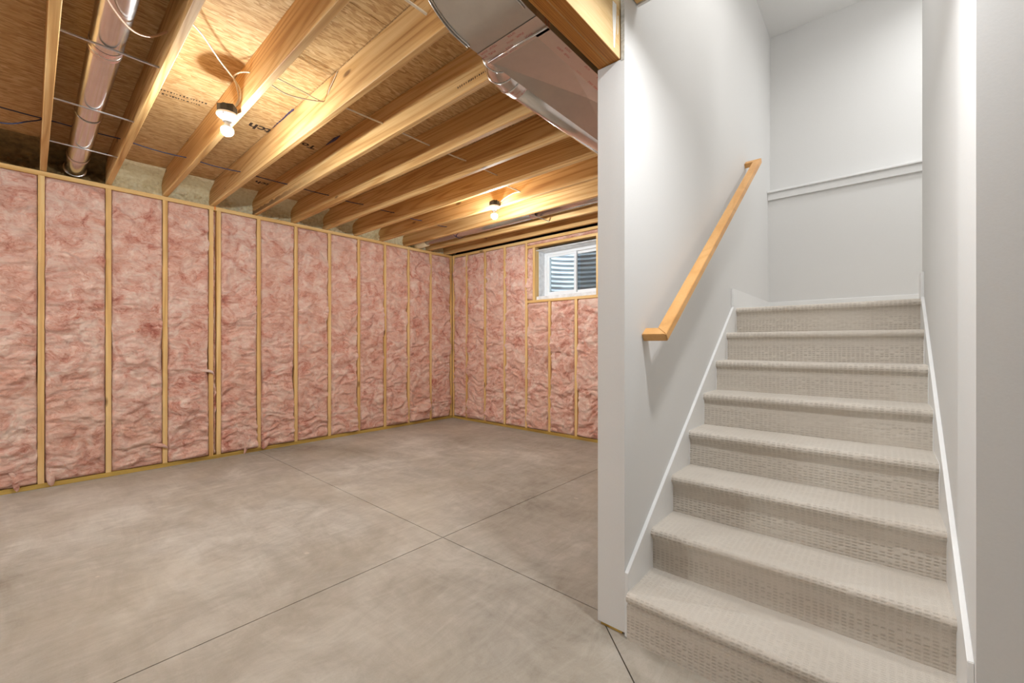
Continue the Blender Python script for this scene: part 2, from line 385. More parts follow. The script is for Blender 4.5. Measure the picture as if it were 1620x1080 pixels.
# ------------------------------------------------------------------ long insulated wall (left)
wl = box('wall_left', (-5.62, YF, 0), (-5.385, 4.9, 2.62), 'foundation'); tag(wl, kind='structure'); upd()
def board(name, lo, hi, mat, parent): return box(name, lo, hi, mat, parent, .002)
board('top_plate', (XL-.089, YF, HT-.038), (XL, YB, HT), 'plate', wl)
board('bottom_plate', (XL-.089, YF, .0), (XL, YB, .038), 'treated', wl)
LS = [-3.19, -2.785, -2.38, -1.975, -1.57, -1.165, -.76, -.35, .058, .465, .866, 1.242, 1.310, 1.692, 2.091, 2.50, 2.899, 3.297, 3.691, 4.10, 4.512]
stud_me = box_me('stud', (.089, .038, HT-.076), .002); stud_me.materials.append(M['stud'])
for y in LS:
    o = bpy.data.objects.new('stud', stud_me); COL.objects.link(o); o.parent = wl; o.location = Vector((XL-.0445, y, HT/2))-wl.matrix_world.translation
    o.rotation_euler = (random.uniform(-.001, .001), 0, 0)

def batt_me(w, h, res, seed, flat=.0):
    """fluffy batt: local u (width, x), z up, bulging towards -y"""
    nu = max(8, int(w/res))+1; nv = max(8, int(h/res))+1; du, dv = w/(nu-1), h/(nv-1)
    u = np.linspace(-w/2, w/2, nu)[:, None]; z = np.linspace(0, h, nv)[None, :]
    pu, pv = nu+24, nv+24
    wu = spec_noise(pu, pv, du, dv, .20, .20, seed+1); wv = spec_noise(pu, pv, du, dv, .20, .20, seed+2)
    def warp(f, amt):
        iu = np.clip(np.arange(pu)[:, None]+wu*amt/du, 0, pu-1.001); iv = np.clip(np.arange(pv)[None, :]+wv*amt/dv, 0, pv-1.001)
        a = iu.astype(int); b = iv.astype(int); fu = iu-a; fv = iv-b
        return (f[a, b]*(1-fu)*(1-fv)+f[a+1, b]*fu*(1-fv)+f[a, b+1]*(1-fu)*fv+f[a+1, b+1]*fu*fv)[12:12+nu, 12:12+nv]
    n1 = warp(spec_noise(pu, pv, du, dv, .28, .20, seed+3), .05); n2 = warp(spec_noise(pu, pv, du, dv, .12, .07, seed+4), .035)
    n3 = warp(spec_noise(pu, pv, du, dv, .05, .022, seed+5), .02)
    n4 = warp(spec_noise(pu, pv, du, dv, .09, .09, seed+10), .03)
    hgt = .015*np.abs(n1)+.010*np.abs(n2)+.0048*n3-.012*np.clip(.25-np.abs(n4), 0, 1)*2
    low = np.exp(-z/.35)                                   # sagging folds near the floor
    fold = warp(spec_noise(pu, pv, du, dv, .5, .07, seed+6), .04); hgt = hgt+low*.018*np.abs(fold)
    e = w/2-np.abs(u); ew = .018+.010*spec_noise(nu, nv, du, dv, .3, .18, seed+7)
    edge = np.clip(e/np.maximum(ew, .006), 0, 1)**.5
    ez = np.clip(np.minimum(z, h-z)/.03, 0, 1)**.5
    gap = np.clip(spec_noise(nu, nv, du, dv, .2, .45, seed+9)-.9, 0, 1.2)
    y = -(hgt*edge*ez)+(.012+.04*gap)*(1-edge)+.012*(1-ez)-.002+flat
    uu = u+.004*warp(spec_noise(pu, pv, du, dv, .06, .05, seed+8), .01)*edge
    P = np.stack([uu+0*z, y, z+0*u], -1)
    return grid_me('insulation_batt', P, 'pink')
ORD = ['first', 'second', 'third', 'fourth', 'fifth', 'sixth', 'seventh', 'eighth', 'ninth', 'tenth', 'eleventh', 'twelfth', 'thirteenth', 'fourteenth', 'fifteenth', 'sixteenth', 'seventeenth', 'eighteenth', 'nineteenth', 'twentieth']
lb = [(LS[i]+.019, LS[i+1]-.019) for i in range(len(LS)-1)]
for i, (a, b) in enumerate(lb):
    w = b-a; y = (a+b)/2; narrow = w < .1
    res = .0075 if -.4 < y < 2.2 else (.0095 if y > 0 else .02)
    me = batt_me(w-.002, HT-.078, res, 100+i*20, .03 if narrow else 0)
    o = link('insulation_batt', me); o.location = (XL-.012, y, .039); o.rotation_euler = (0, 0, math.pi/2)
    k = len(lb)-1-i
    lab = 'narrow pink strip of insulation in the slot between two close studs on the long wall' if narrow else \
          ('pink fibreglass batt on the long wall, %s bay from the far corner' % ORD[k])
    tag(o, lab, 'insulation', 'pink batts on the long wall')
def tuft(parent_o, pts, r):
    rs = [r*(1-.75*abs(2*i/(len(pts)*6)-.9)) for i in range((len(pts)-1)*6+1)]
    p = smooth_path(pts, 6); rs = [max(.003, r*math.sin(math.pi*(.12+.8*i/(len(p)-1)))) for i in range(len(p))]
    upd(); inv = parent_o.matrix_world.inverted()
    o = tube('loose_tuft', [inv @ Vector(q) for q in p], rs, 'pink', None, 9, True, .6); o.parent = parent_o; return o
batts = [o for o in COL.objects if o.name.startswith('insulation_batt')]
def near(y): return min(batts, key=lambda o: abs(o.location.y-y) if o.location.x < -5 else 9)
tuft(near(-.1), [(XL-.01, -.12, .20), (XL+.012, -.085, .12), (XL+.02, -.075, .05), (XL+.018, -.07, .012)], .024)
tuft(near(.26), [(XL-.01, .10, .16), (XL+.014, .112, .09), (XL+.02, .115, .04), (XL+.016, .12, .012)], .03)
tuft(near(1.5), [(XL-.01, 1.56, .17), (XL+.012, 1.565, .10), (XL+.018, 1.555, .05), (XL+.02, 1.54, .0)], .026)
tuft(near(1.9), [(XL-.01, 1.80, .13), (XL+.012, 1.76, .09), (XL+.02, 1.735, .05), (XL+.016, 1.725, .02)], .034)
tuft(near(.67), [(XL-.012, .72, .26), (XL+.01, .79, .235), (XL+.02, .85, .215), (XL+.012, .885, .185)], .02)
tuft(near(1.05), [(XL-.012, 1.1, .93), (XL+.01, 1.17, .93), (XL+.016, 1.24, .915), (XL+.008, 1.265, .88)], .018)
tuft(near(3.5), [(XL-.01, 3.60, .14), (XL+.012, 3.63, .09), (XL+.018, 3.66, .05)], .03)

# ------------------------------------------------------------------ far wall with window (back)
wb = empty('wall_back', (-3.1, 4.78, 0)); tag(wb, kind='structure')
WX0, WX1, WZ0, WZ1 = -3.55, -2.57, 1.85, 2.485
multi('foundation', [((-5.6, 4.68, 0), (WX0, 4.92, 2.64)), ((WX1, 4.68, 0), (-.79, 4.92, 2.64)), ((WX0, 4.68, 0), (WX1, 4.92, WZ0)), ((WX0, 4.68, WZ1), (WX1, 4.92, 2.64))], 'foundation', wb)
board('top_plate', (XL, YB, HT-.038), (XP, YB+.089, HT), 'plate_x', wb)
board('bottom_plate', (XL, YB, 0), (XP, YB+.089, .038), 'treated_x', wb)
def bstud(x, z0=.038, z1=HT-.038, w=.038): board('stud', (x-w/2, YB, z0), (x+w/2, YB+.089, z1), 'stud', wb)
bstud(-5.2375, w=.045)
BS = [ -4.92, -4.512, -4.111, -3.703]
for x in BS: bstud(x)
bstud(-3.569, 1.806, 2.525); bstud(-2.584, 1.806, 2.525); bstud(-2.50)
board('sill_plate', (-3.684, YB, 1.770), (-2.519, YB+.089, 1.806), 'plate_x', wb)
board('header_plate', (-3.684, YB, 2.525), (-2.519, YB+.089, 2.560), 'plate_x', wb)
for x in (-3.306, -2.892): bstud(x, .038, 1.770)
BS2 = [-2.14, -1.73, -1.32, -.94]
for x in BS2: bstud(x)
for z0, z1 in ((WZ0, WZ1),):       # plastic-lined window reveal
    multi('window_reveal', [((WX0-.002, YB+.0895, z0-.028), (WX0+.005, 4.754, z1+.024)), ((WX1-.005, YB+.0895, z0-.028), (WX1+.002, 4.754, z1+.024)),
                            ((WX0, YB+.02, z1-.006), (WX1-.04, 4.754, z1+.001)), ((WX0+.006, YB+.03, z0-.042), (WX1-.04, 4.754, z0+.002))], 'plastic', wb)
def bbatt(x0, x1, z0, z1, label, seed):
    me = batt_me(x1-x0-.002, z1-z0-.001, .0095, seed); o = link('insulation_batt', me); o.location = ((x0+x1)/2, YB+.012, z0); tag(o, label, 'insulation', 'pink batts on the window wall')
    return o
bb = [(-5.213, -4.939, 'narrow pink fibreglass batt on the window wall right beside the far corner'), (-4.901, -4.531, 'pink fibreglass batt on the window wall, second bay from the far corner'),
      (-4.493, -4.130, 'pink fibreglass batt on the window wall, third bay from the far corner'), (-4.092, -3.722, 'full-height pink fibreglass batt just left of the window')]
for i, (a, b, l) in enumerate(bb): bbatt(a, b, .039, HT-.039, l, 900+i*20)
bbatt(-3.684, -3.325, .039, 1.769, 'short pink fibreglass batt below the left end of the window', 1000)
bbatt(-3.287, -2.911, .039, 1.769, 'short pink fibreglass batt below the middle of the window', 1020)
bbatt(-2.873, -2.519, .039, 1.769, 'short pink fibreglass batt below the right end of the window', 1040)
bbatt(-3.684, -3.588, 1.807, 2.524, 'slim upright strip of pink insulation beside the window frame', 1060)
bbatt(-3.684, -2.519, 2.561, HT-.039, 'long thin strip of pink insulation above the window', 1080)
for i, (a, b) in enumerate(((-2.481, -2.159), (-2.121, -1.749), (-1.711, -1.339), (-1.301, -.959))):
    bbatt(a, b, .039, HT-.039, 'pink fibreglass batt on the window wall, %s bay right of the window' % ORD[i], 1100+i*20)

win = empty('window_1', (-3.06, 4.79, WZ0)); tag(win, kind='structure')
f = .045
multi('window_frame', [((WX0, 4.755, WZ0), (WX0+f, 4.845, WZ1)), ((WX1-f, 4.755, WZ0), (WX1, 4.845, WZ1)), ((WX0+f, 4.755, WZ0), (WX1-f, 4.845, WZ0+f)), ((WX0+f, 4.755, WZ1-f), (WX1-f, 4.845, WZ1))], 'vinyl', win)
def sash(x0, x1, y, fr):
    s = multi('sash', [((x0, y, WZ0+f), (x0+fr, y+.03, WZ1-f)), ((x1-fr, y, WZ0+f), (x1, y+.03, WZ1-f)), ((x0+fr, y, WZ0+f), (x1-fr, y+.03, WZ0+f+fr)), ((x0+fr, y, WZ1-f-fr), (x1-fr, y+.03, WZ1-f))], 'vinyl', win); upd()
    box('pane', (x0+fr-.004, y+.012, WZ0+f+fr-.004), (x1-fr+.004, y+.018, WZ1-f-fr+.004), 'glass', s)
    return s
sash(WX0+f, -3.03, 4.765, .032); sash(-3.09, WX1-f, 4.800, .032)
box('insect_screen', (-3.06, 4.842, WZ0+f), (WX1-f, 4.844, WZ1-f), 'screen', win)
# corrugated window well outside
ws = empty('window_well', (-3.06, 4.93, 1.4)); tag(ws, 'corrugated galvanised steel window well outside the basement window', 'window well')
na, nz = 60, 120; R = .62; a = np.linspace(-.08, math.pi+.08, na)[:, None]; z = np.linspace(0, 1.62, nz)[None, :]
rr = R+.010*np.sin(z/.068*2*math.pi)
P = np.stack([-np.cos(a)*rr*1.08, np.sin(a)*rr, z+0*a], -1)
link('corrugated_wall', grid_me('corrugated_wall', P, 'well'), ws)
box('gravel_bed', (-3.7, 4.93, 1.35), (-2.4, 5.7, 1.5), 'gravel', ws)

box('rim_board', (-5.6, 4.70, 2.60), (-.80, 4.9, JT+.03), 'dark', wb)  # closes the gap above the back plate; dark colour stands for its shade
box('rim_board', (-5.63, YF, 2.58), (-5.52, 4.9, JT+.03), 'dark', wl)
# ------------------------------------------------------------------ spray foam between the joist ends
JY = [-3.15, -2.75, -2.345, -1.94, -1.535, -1.13, -.73, -.33, .070, .468, .871, 1.262, 1.664, 2.077, 2.464, 2.861, 3.255, 3.656, 4.068, 4.432]
def foam_fill(y0, y1, seed, mat):
    prof = [(-5.37, 2.622), (-5.375, 2.66), (-5.38, 2.72), (-5.375, 2.77), (-5.355, 2.805), (-5.32, 2.83), (-5.26, 2.85), (-5.20, 2.868), (-5.165, 2.886)]
    nv = 60; t = np.linspace(0, len(prof)-1, nv); px = np.interp(t, range(len(prof)), [p[0] for p in prof]); pz = np.interp(t, range(len(prof)), [p[1] for p in prof])
    nu = max(6, int((y1-y0)/.007)); y = np.linspace(y0, y1, nu)
    n = spec_noise(nu, nv, .007, .007, .05, .045, seed, 1.3); m = spec_noise(nu, nv, .007, .007, .2, .2, seed+1)
    k = np.clip((2.80-pz)/.05, .12, 1)[None, :]
    e = np.minimum(y-y0, y1-y)[:, None]; cove = .035*np.exp(-e/.02)
    d = (.018*np.abs(n)+.012*m)*k+cove
    P = np.stack([px[None, :]+d-XL, y[:, None]-(y0+y1)/2+0*d, pz[None, :]-d*.25-2.62], -1)
    o = link('spray_foam', grid_me('spray_foam', P, mat)); o.parent = wl; o.location = Vector((XL, (y0+y1)/2, 2.62))-wl.matrix_world.translation
for i in range(len(JY)-1):
    foam_fill(JY[i]+.02, JY[i+1]-.02, 40+i*3, 'brownfoam' if JY[i] < .2 else 'foam')
foam_fill(4.452, 4.68, 700, 'foam')

# ------------------------------------------------------------------ ceiling: subfloor panels and joists
ceil = box('ceiling', (-5.62, YF, JT+.019), (-.80, 4.9, JT+.06), 'dark'); tag(ceil, kind='structure'); upd()
ex = [-5.61, -5.02, -3.80, -2.58-.61, -1.97, -.81]; ey = [YF+.01, -1.2, 1.24, 3.68, 4.89]
ex = [-5.61, -4.405, -3.185, -1.965, -.81]
for i in range(4):
    for j in range(4): box('osb_panel', (ex[i]+.0015, ey[j]+.0015, JT), (ex[i+1]-.0015, ey[j+1]-.0015, JT+.018), 'osb', ceil)
JX0, JX1 = -5.38, -.865
jm = box_me('joist', (JX1-JX0, .038, JT-JB), .003); jm.materials.append(M['joist'])
jw = box_me('joist_with_wane', (JX1-JX0, .038, JT-JB), .003); jw.materials.append(M['joist_wane'])
js = box_me('short_joist', (-1.50-JX0, .038, JT-JB), .003); js.materials.append(M['joist'])
for i, y in enumerate(JY):
    short = abs(y-.871) < .01
    o = bpy.data.objects.new('joist', jw if abs(y-1.664) < .01 else (js if short else jm)); COL.objects.link(o); o.parent = ceil
    o.location = Vector(((JX0+(-1.50 if short else JX1))/2, y, (JB+JT)/2))-ceil.matrix_world.translation
# printed marks on the panel undersides (upside down as installed)
def mark(txt, x, y, size, parent=ceil, name='panel_print', rot=0.0, z=JT-.0006, mat='ink', zrot=None, matrix=None):
    cu = bpy.data.curves.new(name, 'FONT'); cu.body = txt; cu.size = size; cu.extrude = .0002; cu.offset = size*.03
    tmp = bpy.data.objects.new('tmp_text', cu); COL.objects.link(tmp); dg = bpy.context.evaluated_depsgraph_get()
    me = bpy.data.meshes.new_from_object(tmp.evaluated_get(dg)); bpy.data.objects.remove(tmp); me.materials.clear(); me.materials.append(M[mat])
    me.name = name; o = bpy.data.objects.new(name, me); COL.objects.link(o); upd()
    mw = matrix if matrix is not None else Matrix.Translation((x, y, z)) @ Matrix.Rotation(rot, 4, 'Z') @ Matrix.Rotation(math.pi, 4, 'X')
    o.parent = parent; o.matrix_parent_inverse = parent.matrix_world.inverted(); o.matrix_world = mw
    return o
R90 = math.radians(-90)
mark('tch', -3.60, 1.255, .125, rot=R90); mark('tch', -4.83, 1.66, .105, rot=R90); mark('To', -3.62, 1.612, .10, rot=R90)
# small illegible stamp lines on a panel and a joist face
rs = random.Random(3); bx = []
for x, y0, y1 in ((-3.585, .53, .81), (-3.635, .56, .78)):
    y = y0
    while y < y1:
        w = rs.uniform(.004, .012); h = rs.uniform(.008, .020); bx.append(((x-h/2+(y-y0)*.12, y, JT-.0006), (x+h/2+(y-y0)*.12, y+w, JT-.0001))); y += w+rs.uniform(.004, .012)
multi('panel_print', bx, 'ink', ceil)
bx = []; x = -1.86
while x < -1.60:
    w = rs.uniform(.004, .008); h = rs.uniform(.007, .016); bx.append(((x, 1.6444, 2.70-h/2), (x+w, 1.6449, 2.70+h/2))); x += w+rs.uniform(.006, .014)
multi('grade_stamp', bx, 'ink', ceil)
# adhesive squeezed out along two joists
tube('adhesive_bead', smooth_path([(-3.16-.1*i, 1.241-.003*(i % 2), JT-.002) for i in range(5)], 4), [.0055*(1-i/17.0)+.003*math.sin(i*1.7)**2 for i in range(17)], 'purple', ceil, 6)
tube('adhesive_bead', [(-3.28, 1.642, JT-.004), (-3.36, 1.640, JT-.005), (-3.44, 1.643, JT-.004), (-3.52, 1.643, JT-.003)], [.004, .012, .008, .003], 'purple', ceil, 6)

# ------------------------------------------------------------------ stair walls, hall, enclosing shell
ws_l = empty('wall_stair_left', (XS, 3.0, 0)); tag(ws_l, kind='structure')
multi('drywall', [((XP, YP, .014), (XS-.0155, 4.68, 2.379)), ((XS-.0155, YP, .014), (XS, 4.92, ZS))], 'wall', ws_l)
box('drywall_edge', (XS-.0158, YP-.0012, 2.372), (XS-.0005, YP+.004, 2.72), 'gypsum', ws_l)
box('bottom_plate', (XP+.012, YP+.006, 0), (XS-.014, 4.6, .03), 'treated', ws_l)
wsr = empty('wall_stair_right', (XR, 2.5, 0)); tag(wsr, kind='structure')
multi('drywall', [((XR, YR, 0), (XR+.12, 3.468, ZS)), ((XR+.12, YR, 0), (XH+.1, YR+.12, 2.70))], 'wall', wsr)
wlan = multi('wall_landing', [((XS, YLW, 1.3), (1.5, 4.92, 2.625)), ((XS, 4.665, 2.625), (1.5, 4.92, ZS))], 'wall'); tag(wlan, kind='structure')
wend = multi('wall_landing_end', [((1.42, 3.468, 1.3), (1.54, 4.92, ZS)), ((XR+.12, 3.35, 1.3), (1.54, 3.468, ZS))], 'wall'); tag(wend, kind='structure')
ch = multi('ceiling_hall', [((XS+.003, YF, ZC), (XH+.1, 1.62, ZC+.013)), ((XS+.004, 1.716, ZC-.006), (XH+.1, 1.729, ZS))], 'ceil'); tag(ch, kind='structure')
upd(); board('header', (XS+.003, 1.621, ZC), (XH+.1, 1.7155, ZC+.24), 'plate_x', ch)
cs = box('ceiling_stair', (XS-.02, 1.5, ZS), (1.56, 4.95, ZS+.05), 'ceil'); tag(cs, kind='structure')
wf = multi('wall_front', [((-5.62, YF-.12, 0), (XH+.1, YF, JT))], 'wall'); tag(wf, kind='structure')
wr = multi('wall_right', [((XH, YF, 0), (XH+.12, YR, 2.70))], 'wall'); tag(wr, kind='structure')
# ledge on the landing wall
tr = box('trim_1', (XS+.0005, YLW-.022, 2.545), (XR+1.2, YLW, 2.607), 'trim', None, .002); tag(tr, kind='structure')
tr2 = box('trim_2', (XS+.0005, YLW-.046, 2.607), (XR+1.2, 4.665, 2.627), 'trim', None, .003); tag(tr2, kind='structure')
bbk = box('baseboard_back', (XS+.015, YLW-.014, 1.46), (1.42, YLW, 1.592), 'trim', None, .002); tag(bbk, kind='structure')

# ------------------------------------------------------------------ carpeted staircase
st = empty('staircase', (-.3, 1.6, 0)); tag(st, 'straight flight of carpeted beige stairs between two white walls', 'stairs')
RISE, RUN, Y0 = .1815, .2475, 1.585
def nose(k): return Y0+RUN*(k-1), RISE*k+.008
def carpet_me(prof, x0, x1, res, seed, name):
    pts = np.array(prof); d = np.r_[0, np.cumsum(np.hypot(*np.diff(pts, axis=0).T))]
    nv = int(d[-1]/res)+1; s = np.linspace(0, d[-1], nv); py = np.interp(s, d, pts[:, 0]); pz = np.interp(s, d, pts[:, 1])
    ty = np.gradient(py); tz = np.gradient(pz); ln = np.hypot(ty, tz); ny, nz_ = -tz/ln, ty/ln
    nu = int((x1-x0)/res)+1; x = np.linspace(x0, x1, nu); du = (x1-x0)/(nu-1)
    rows = .0118; cell = .0205; X, S = np.meshgrid(x, s, indexing='ij')
    row = np.floor(S/rows); rg = np.random.default_rng(seed); ro = rg.random(4000)*.35
    xx = X/cell+ro[row.astype(int) % 4000]*.35; ci = np.floor(xx).astype(int); fx = xx-ci; fs = S/rows-row
    keep = (np.sin(ci*12.9898+row*78.233)*43758.5453) % 1.0 > .14
    zone = np.clip(.85+.35*spec_noise(nu, nv, du, res, .5, .12, seed+3), .1, 1)*(1-.75*np.exp(-((S-.115)/.022)**2))
    dash = np.clip((.30-np.abs(fs-.5))/.16, 0, 1)*np.clip((.37-np.abs(fx-.5))/.10, 0, 1)*keep*zone*np.where(nz_ > .9, .5, 1.0)[None, :]
    h = -.0022*dash+.0004*spec_noise(nu, nv, du, res, .012, .012, seed)+.0006*spec_noise(nu, nv, du, res, .2, .2, seed+1)
    P = np.stack([X, py[None, :]+h*ny[None, :], pz[None, :]+h*nz_[None, :]], -1)
    og = np.array([0, pts[0, 0], pts[0, 1]]); me = grid_me(name, P-og, 'carpet')
    at = me.attributes.new('dash', 'FLOAT', 'POINT'); at.data.foreach_set('value', dash.reshape(-1).astype(np.float32))
    uv = me.uv_layers.new(name='UVMap'); li = np.empty(len(me.loops), dtype=np.int32); me.loops.foreach_get('vertex_index', li)
    U = np.stack([X.reshape(-1), S.reshape(-1)+seed*.37], -1)[li]; uv.data.foreach_set('uv', U.reshape(-1).astype(np.float32))
    return me, og
for k in range(1, 9):
    yn, zt = nose(k); off = .010 if k == 1 else .024; yr = yn+off; zb = 0.0 if k == 1 else nose(k-1)[1]-.006
    R_ = .021; prof = [(yr, zb), (yr, zt-2*R_-.022), (yr-.002, zt-2*R_-.012), (yn+R_*.75, zt-2*R_-.001)]
    for a in range(-70, 91, 16): prof.append((yn+R_-R_*math.cos(math.radians(a)), zt-R_+R_*math.sin(math.radians(a))))
    prof += [(yn+R_+.01, zt), (yn+RUN+.026 if k < 8 else YLW-.013, zt)]
    # keep the profile monotone in arc length with the outward normal facing the viewer
    x0, x1 = (-.774, .176)
    me, og = carpet_me(prof, x0, x1, .0029 if k < 5 else .0036, 300+k*11, 'step')
    o = link('step', me); o.parent = st; o.location = Vector((0, og[1], og[2]))-st.matrix_world.translation
    if k == 8: o['label'] = 'carpeted edge of the landing at the top'
box('landing', (.176, 3.47, 1.36), (1.42, YLW-.013, nose(8)[1]-.002), 'carpet', st)
zl = nose(8)[1]
o = prism('skirt_board', [(1.607, 0.0), (1.607, .262), (3.262, 1.462), (3.262, 1.593), (YLW-.002, 1.593), (YLW-.002, zl-.03), (3.62, zl-.06), (2.2, 0.0)], 0, XS+.0003, XS+.0158, 'trim', st, .0015)
o = prism('skirt_board', [(1.648, 0.0), (1.648, .353), (3.31, 1.468), (3.31, 1.610), (3.466, 1.610), (3.466, zl-.2), (3.43, zl-.24), (2.2, 0.0)], 0, XR-.0138, XR-.0003, 'trim', st, .0015)

# ------------------------------------------------------------------ handrail
hr = empty('handrail', (XS, 1.78, 1.22)); tag(hr, 'square oak handrail returned to the white stair wall', 'handrail')
sl = math.atan2(.724, 1.0); dirv = Vector((0, math.cos(sl), math.sin(sl))); nrm = Vector((0, -math.sin(sl), math.cos(sl)))
wd, th = .052, .036; xo = XS+.108
p0 = Vector((0, 1.772, 1.243))          # lower front top edge at the wall
Lr = 2.36
def rail_piece(name, quad):              # quad: (x, along) corners, top face; extruded down by th
    top = [Vector((x, 0, 0))+p0+dirv*a for x, a in quad]; bot = [v-nrm*th for v in top]
    og = top[0]; vs = [v-og for v in top+bot]; n = len(quad)
    fs = [tuple(range(n)), tuple(range(2*n-1, n-1, -1))]+[(i, n+i, n+(i+1) % n, (i+1) % n) for i in range(n)]
    me = mesh(name, vs, fs); bm = bmesh.new(); bm.from_mesh(me); bmesh.ops.recalc_face_normals(bm, faces=bm.faces)
    bmesh.ops.bevel(bm, geom=bm.edges[:], offset=.0022, segments=2, affect='EDGES'); bm.to_mesh(me); bm.free(); me.materials.append(M['rail'])
    o = bpy.data.objects.new(name, me); COL.objects.link(o); o.parent = hr; o.location = og-hr.matrix_world.translation; return o
rail_piece('wall_return', [(XS, 0), (xo, 0), (xo-wd, wd), (XS, wd)])
rail_piece('rail', [(xo, 0.0006), (xo, Lr-.0006), (xo-wd, Lr-wd), (xo-wd, wd)])
rail_piece('wall_return', [(XS, Lr-wd), (xo-wd, Lr-wd), (xo, Lr), (XS, Lr)])

# ------------------------------------------------------------------ beam
bm_ = empty('support_beam', (-.86, 0, 2.382)); tag(bm_, 'laminated timber beam with a white paint run, resting on the wall end', 'beam')
box('beam_ply', (-.911, YF, 2.382), (-.8615, 4.6, JB), 'lvl', bm_, .0015)
box('beam_ply', (-.8605, YF, 2.382), (-.811, 4.6, JB), 'lvl', bm_, .0015)
prism('paint_run', [(1.545, 2.585), (1.575, 2.588), (1.574, 2.53), (1.568, 2.47), (1.562, 2.405), (1.552, 2.40), (1.547, 2.48), (1.543, 2.55)], 0, -.8112, -.8095, 'paint_run', bm_)
prism('paint_run', [(1.588, 2.55), (1.593, 2.552), (1.590, 2.48), (1.586, 2.47)], 0, -.8112, -.8098, 'paint_run', bm_)

# ------------------------------------------------------------------ ducts
du = empty('supply_duct', (-1.1, 1.27, 2.40)); tag(du, 'rectangular sheet-metal trunk duct with rounded elbow beside the beam', 'duct')
dx0, dx1, dz0, dz1 = -1.250, -.945, 2.400, 2.640
def trunk(y0, y1, nm):
    xc = (dx0+dx1)/2; yc = (y0+y1)/2
    vs = [(dx0, y0, dz0), (dx1, y0, dz0), (dx1, y1, dz0), (dx0, y1, dz0), (dx0, y0, dz1), (dx1, y0, dz1), (dx1, y1, dz1), (dx0, y1, dz1), (xc, yc, dz0+.03)]
    og = Vector((xc, yc, dz0)); me = mesh(nm, [Vector(v)-og for v in vs], [(0, 1, 8), (1, 2, 8), (2, 3, 8), (3, 0, 8), (0, 4, 5, 1), (1, 5, 6, 2), (2, 6, 7, 3), (3, 7, 4, 0), (4, 7, 6, 5)])
    bm = bmesh.new(); bm.from_mesh(me); bmesh.ops.recalc_face_normals(bm, faces=bm.faces); bm.to_mesh(me); bm.free()
    me.materials.append(M['duct']); o = bpy.data.objects.new(nm, me); COL.objects.link(o); o.parent = du; o.location = og-du.matrix_world.translation
trunk(1.28, 2.39, 'trunk_section'); trunk(2.392, 3.5, 'trunk_section'); trunk(3.502, 4.4, 'trunk_section')
# elbow: bottom curves upward towards the viewer
n = 24; R_ = .30; cy_ = 1.16; zc_ = dz0+R_
arc = [(1.278, dz0)]+[(cy_-R_*math.sin(t), zc_-R_*math.cos(t)) for t in np.linspace(0, math.radians(84), n)]
inn = [(max(y, .0)+.0 if False else y, z) for y, z in arc]
r2 = R_-.235
inner = [(1.278, dz1)]+[(cy_-r2*math.sin(t), zc_-r2*math.cos(t)) for t in np.linspace(0, math.radians(84), n)]
vs, fs = [], []
for (y, z), (yi, zi) in zip(arc, inner):
    vs += [(dx0, y, z), (dx1, y, z), (dx1, yi, zi), (dx0, yi, zi)]
for i in range(len(arc)-1):
    for k in range(4): fs.append((i*4+k, i*4+(k+1) % 4, (i+1)*4+(k+1) % 4, (i+1)*4+k))
og = Vector((dx0, 1.278, dz0)); me = mesh('elbow', [Vector(v)-og for v in vs], fs); bm = bmesh.new(); bm.from_mesh(me); bmesh.ops.recalc_face_normals(bm, faces=bm.faces); bm.to_mesh(me); bm.free()
me.materials.append(M['duct']); elb = bpy.data.objects.new('elbow', me); COL.objects.link(elb); elb.parent = du; elb.location = og-du.matrix_world.translation; upd()
for i_, f_ in enumerate(me.polygons): f_.use_smooth = (i_ % 4 in (0, 2))
me.set_sharp_from_angle(angle=math.radians(50))
for x in (dx0-.001, dx0+.010, dx1-.009, dx1+.001):
    tube('seam', [(x, y, z-.002) for y, z in arc[1:]], .0032, 'duct', elb, 6)
# foil tape: joint band and long edge
def strip(name, pts, w, parent, L0=0):
    """tape strip through 3D points pts with width vector w"""
    vs, fs, uv = [], [], []; s = L0; pv = None
    for p in pts:
        p = Vector(p); s += (p-pv).length if pv else 0; pv = p
        vs += [p, p+Vector(w)]; uv += [(s, 0), (s, Vector(w).length)]
    for i in range(len(pts)-1): fs.append((2*i, 2*i+1, 2*i+3, 2*i+2))
    og = vs[0].copy(); me = mesh(name, [v-og for v in vs], fs); ul = me.uv_layers.new(name='UVMap')
    for l in me.loops: ul.data[l.index].uv = uv[l.vertex_index]
    me.materials.append(M['tape']); o = bpy.data.objects.new(name, me); COL.objects.link(o); o.parent = parent; o.location = og-parent.matrix_world.translation
    md = o.modifiers.new('t', 'SOLIDIFY'); md.thickness = .0006; return o
z_ = dz0-.0022
strip('foil_tape', [(dx0-.002, 1.215, dz0+.07), (dx0-.002, 1.215, z_), (dx1+.002, 1.215, z_), (dx1+.002, 1.215, dz0+.07)], (0, .062, 0), du)
strip('foil_tape', [(dx0-.002, 1.280, dz0+.07), (dx0-.002, 1.280, z_), (dx1+.002, 1.280, z_), (dx1+.002, 1.280, dz0+.07)], (0, .022, 0), du, .5)
tube('joint_cleat', [(dx0, 1.279, z_-.003), (dx1, 1.279, z_-.003)], .005, 'pipe', du, 6)
strip('foil_tape', [(dx1+.001, 1.29, z_), (dx1+.001, 2.3, z_), (dx1+.001, 4.3, z_)], (-.062, 0, 0), du, 1.3)

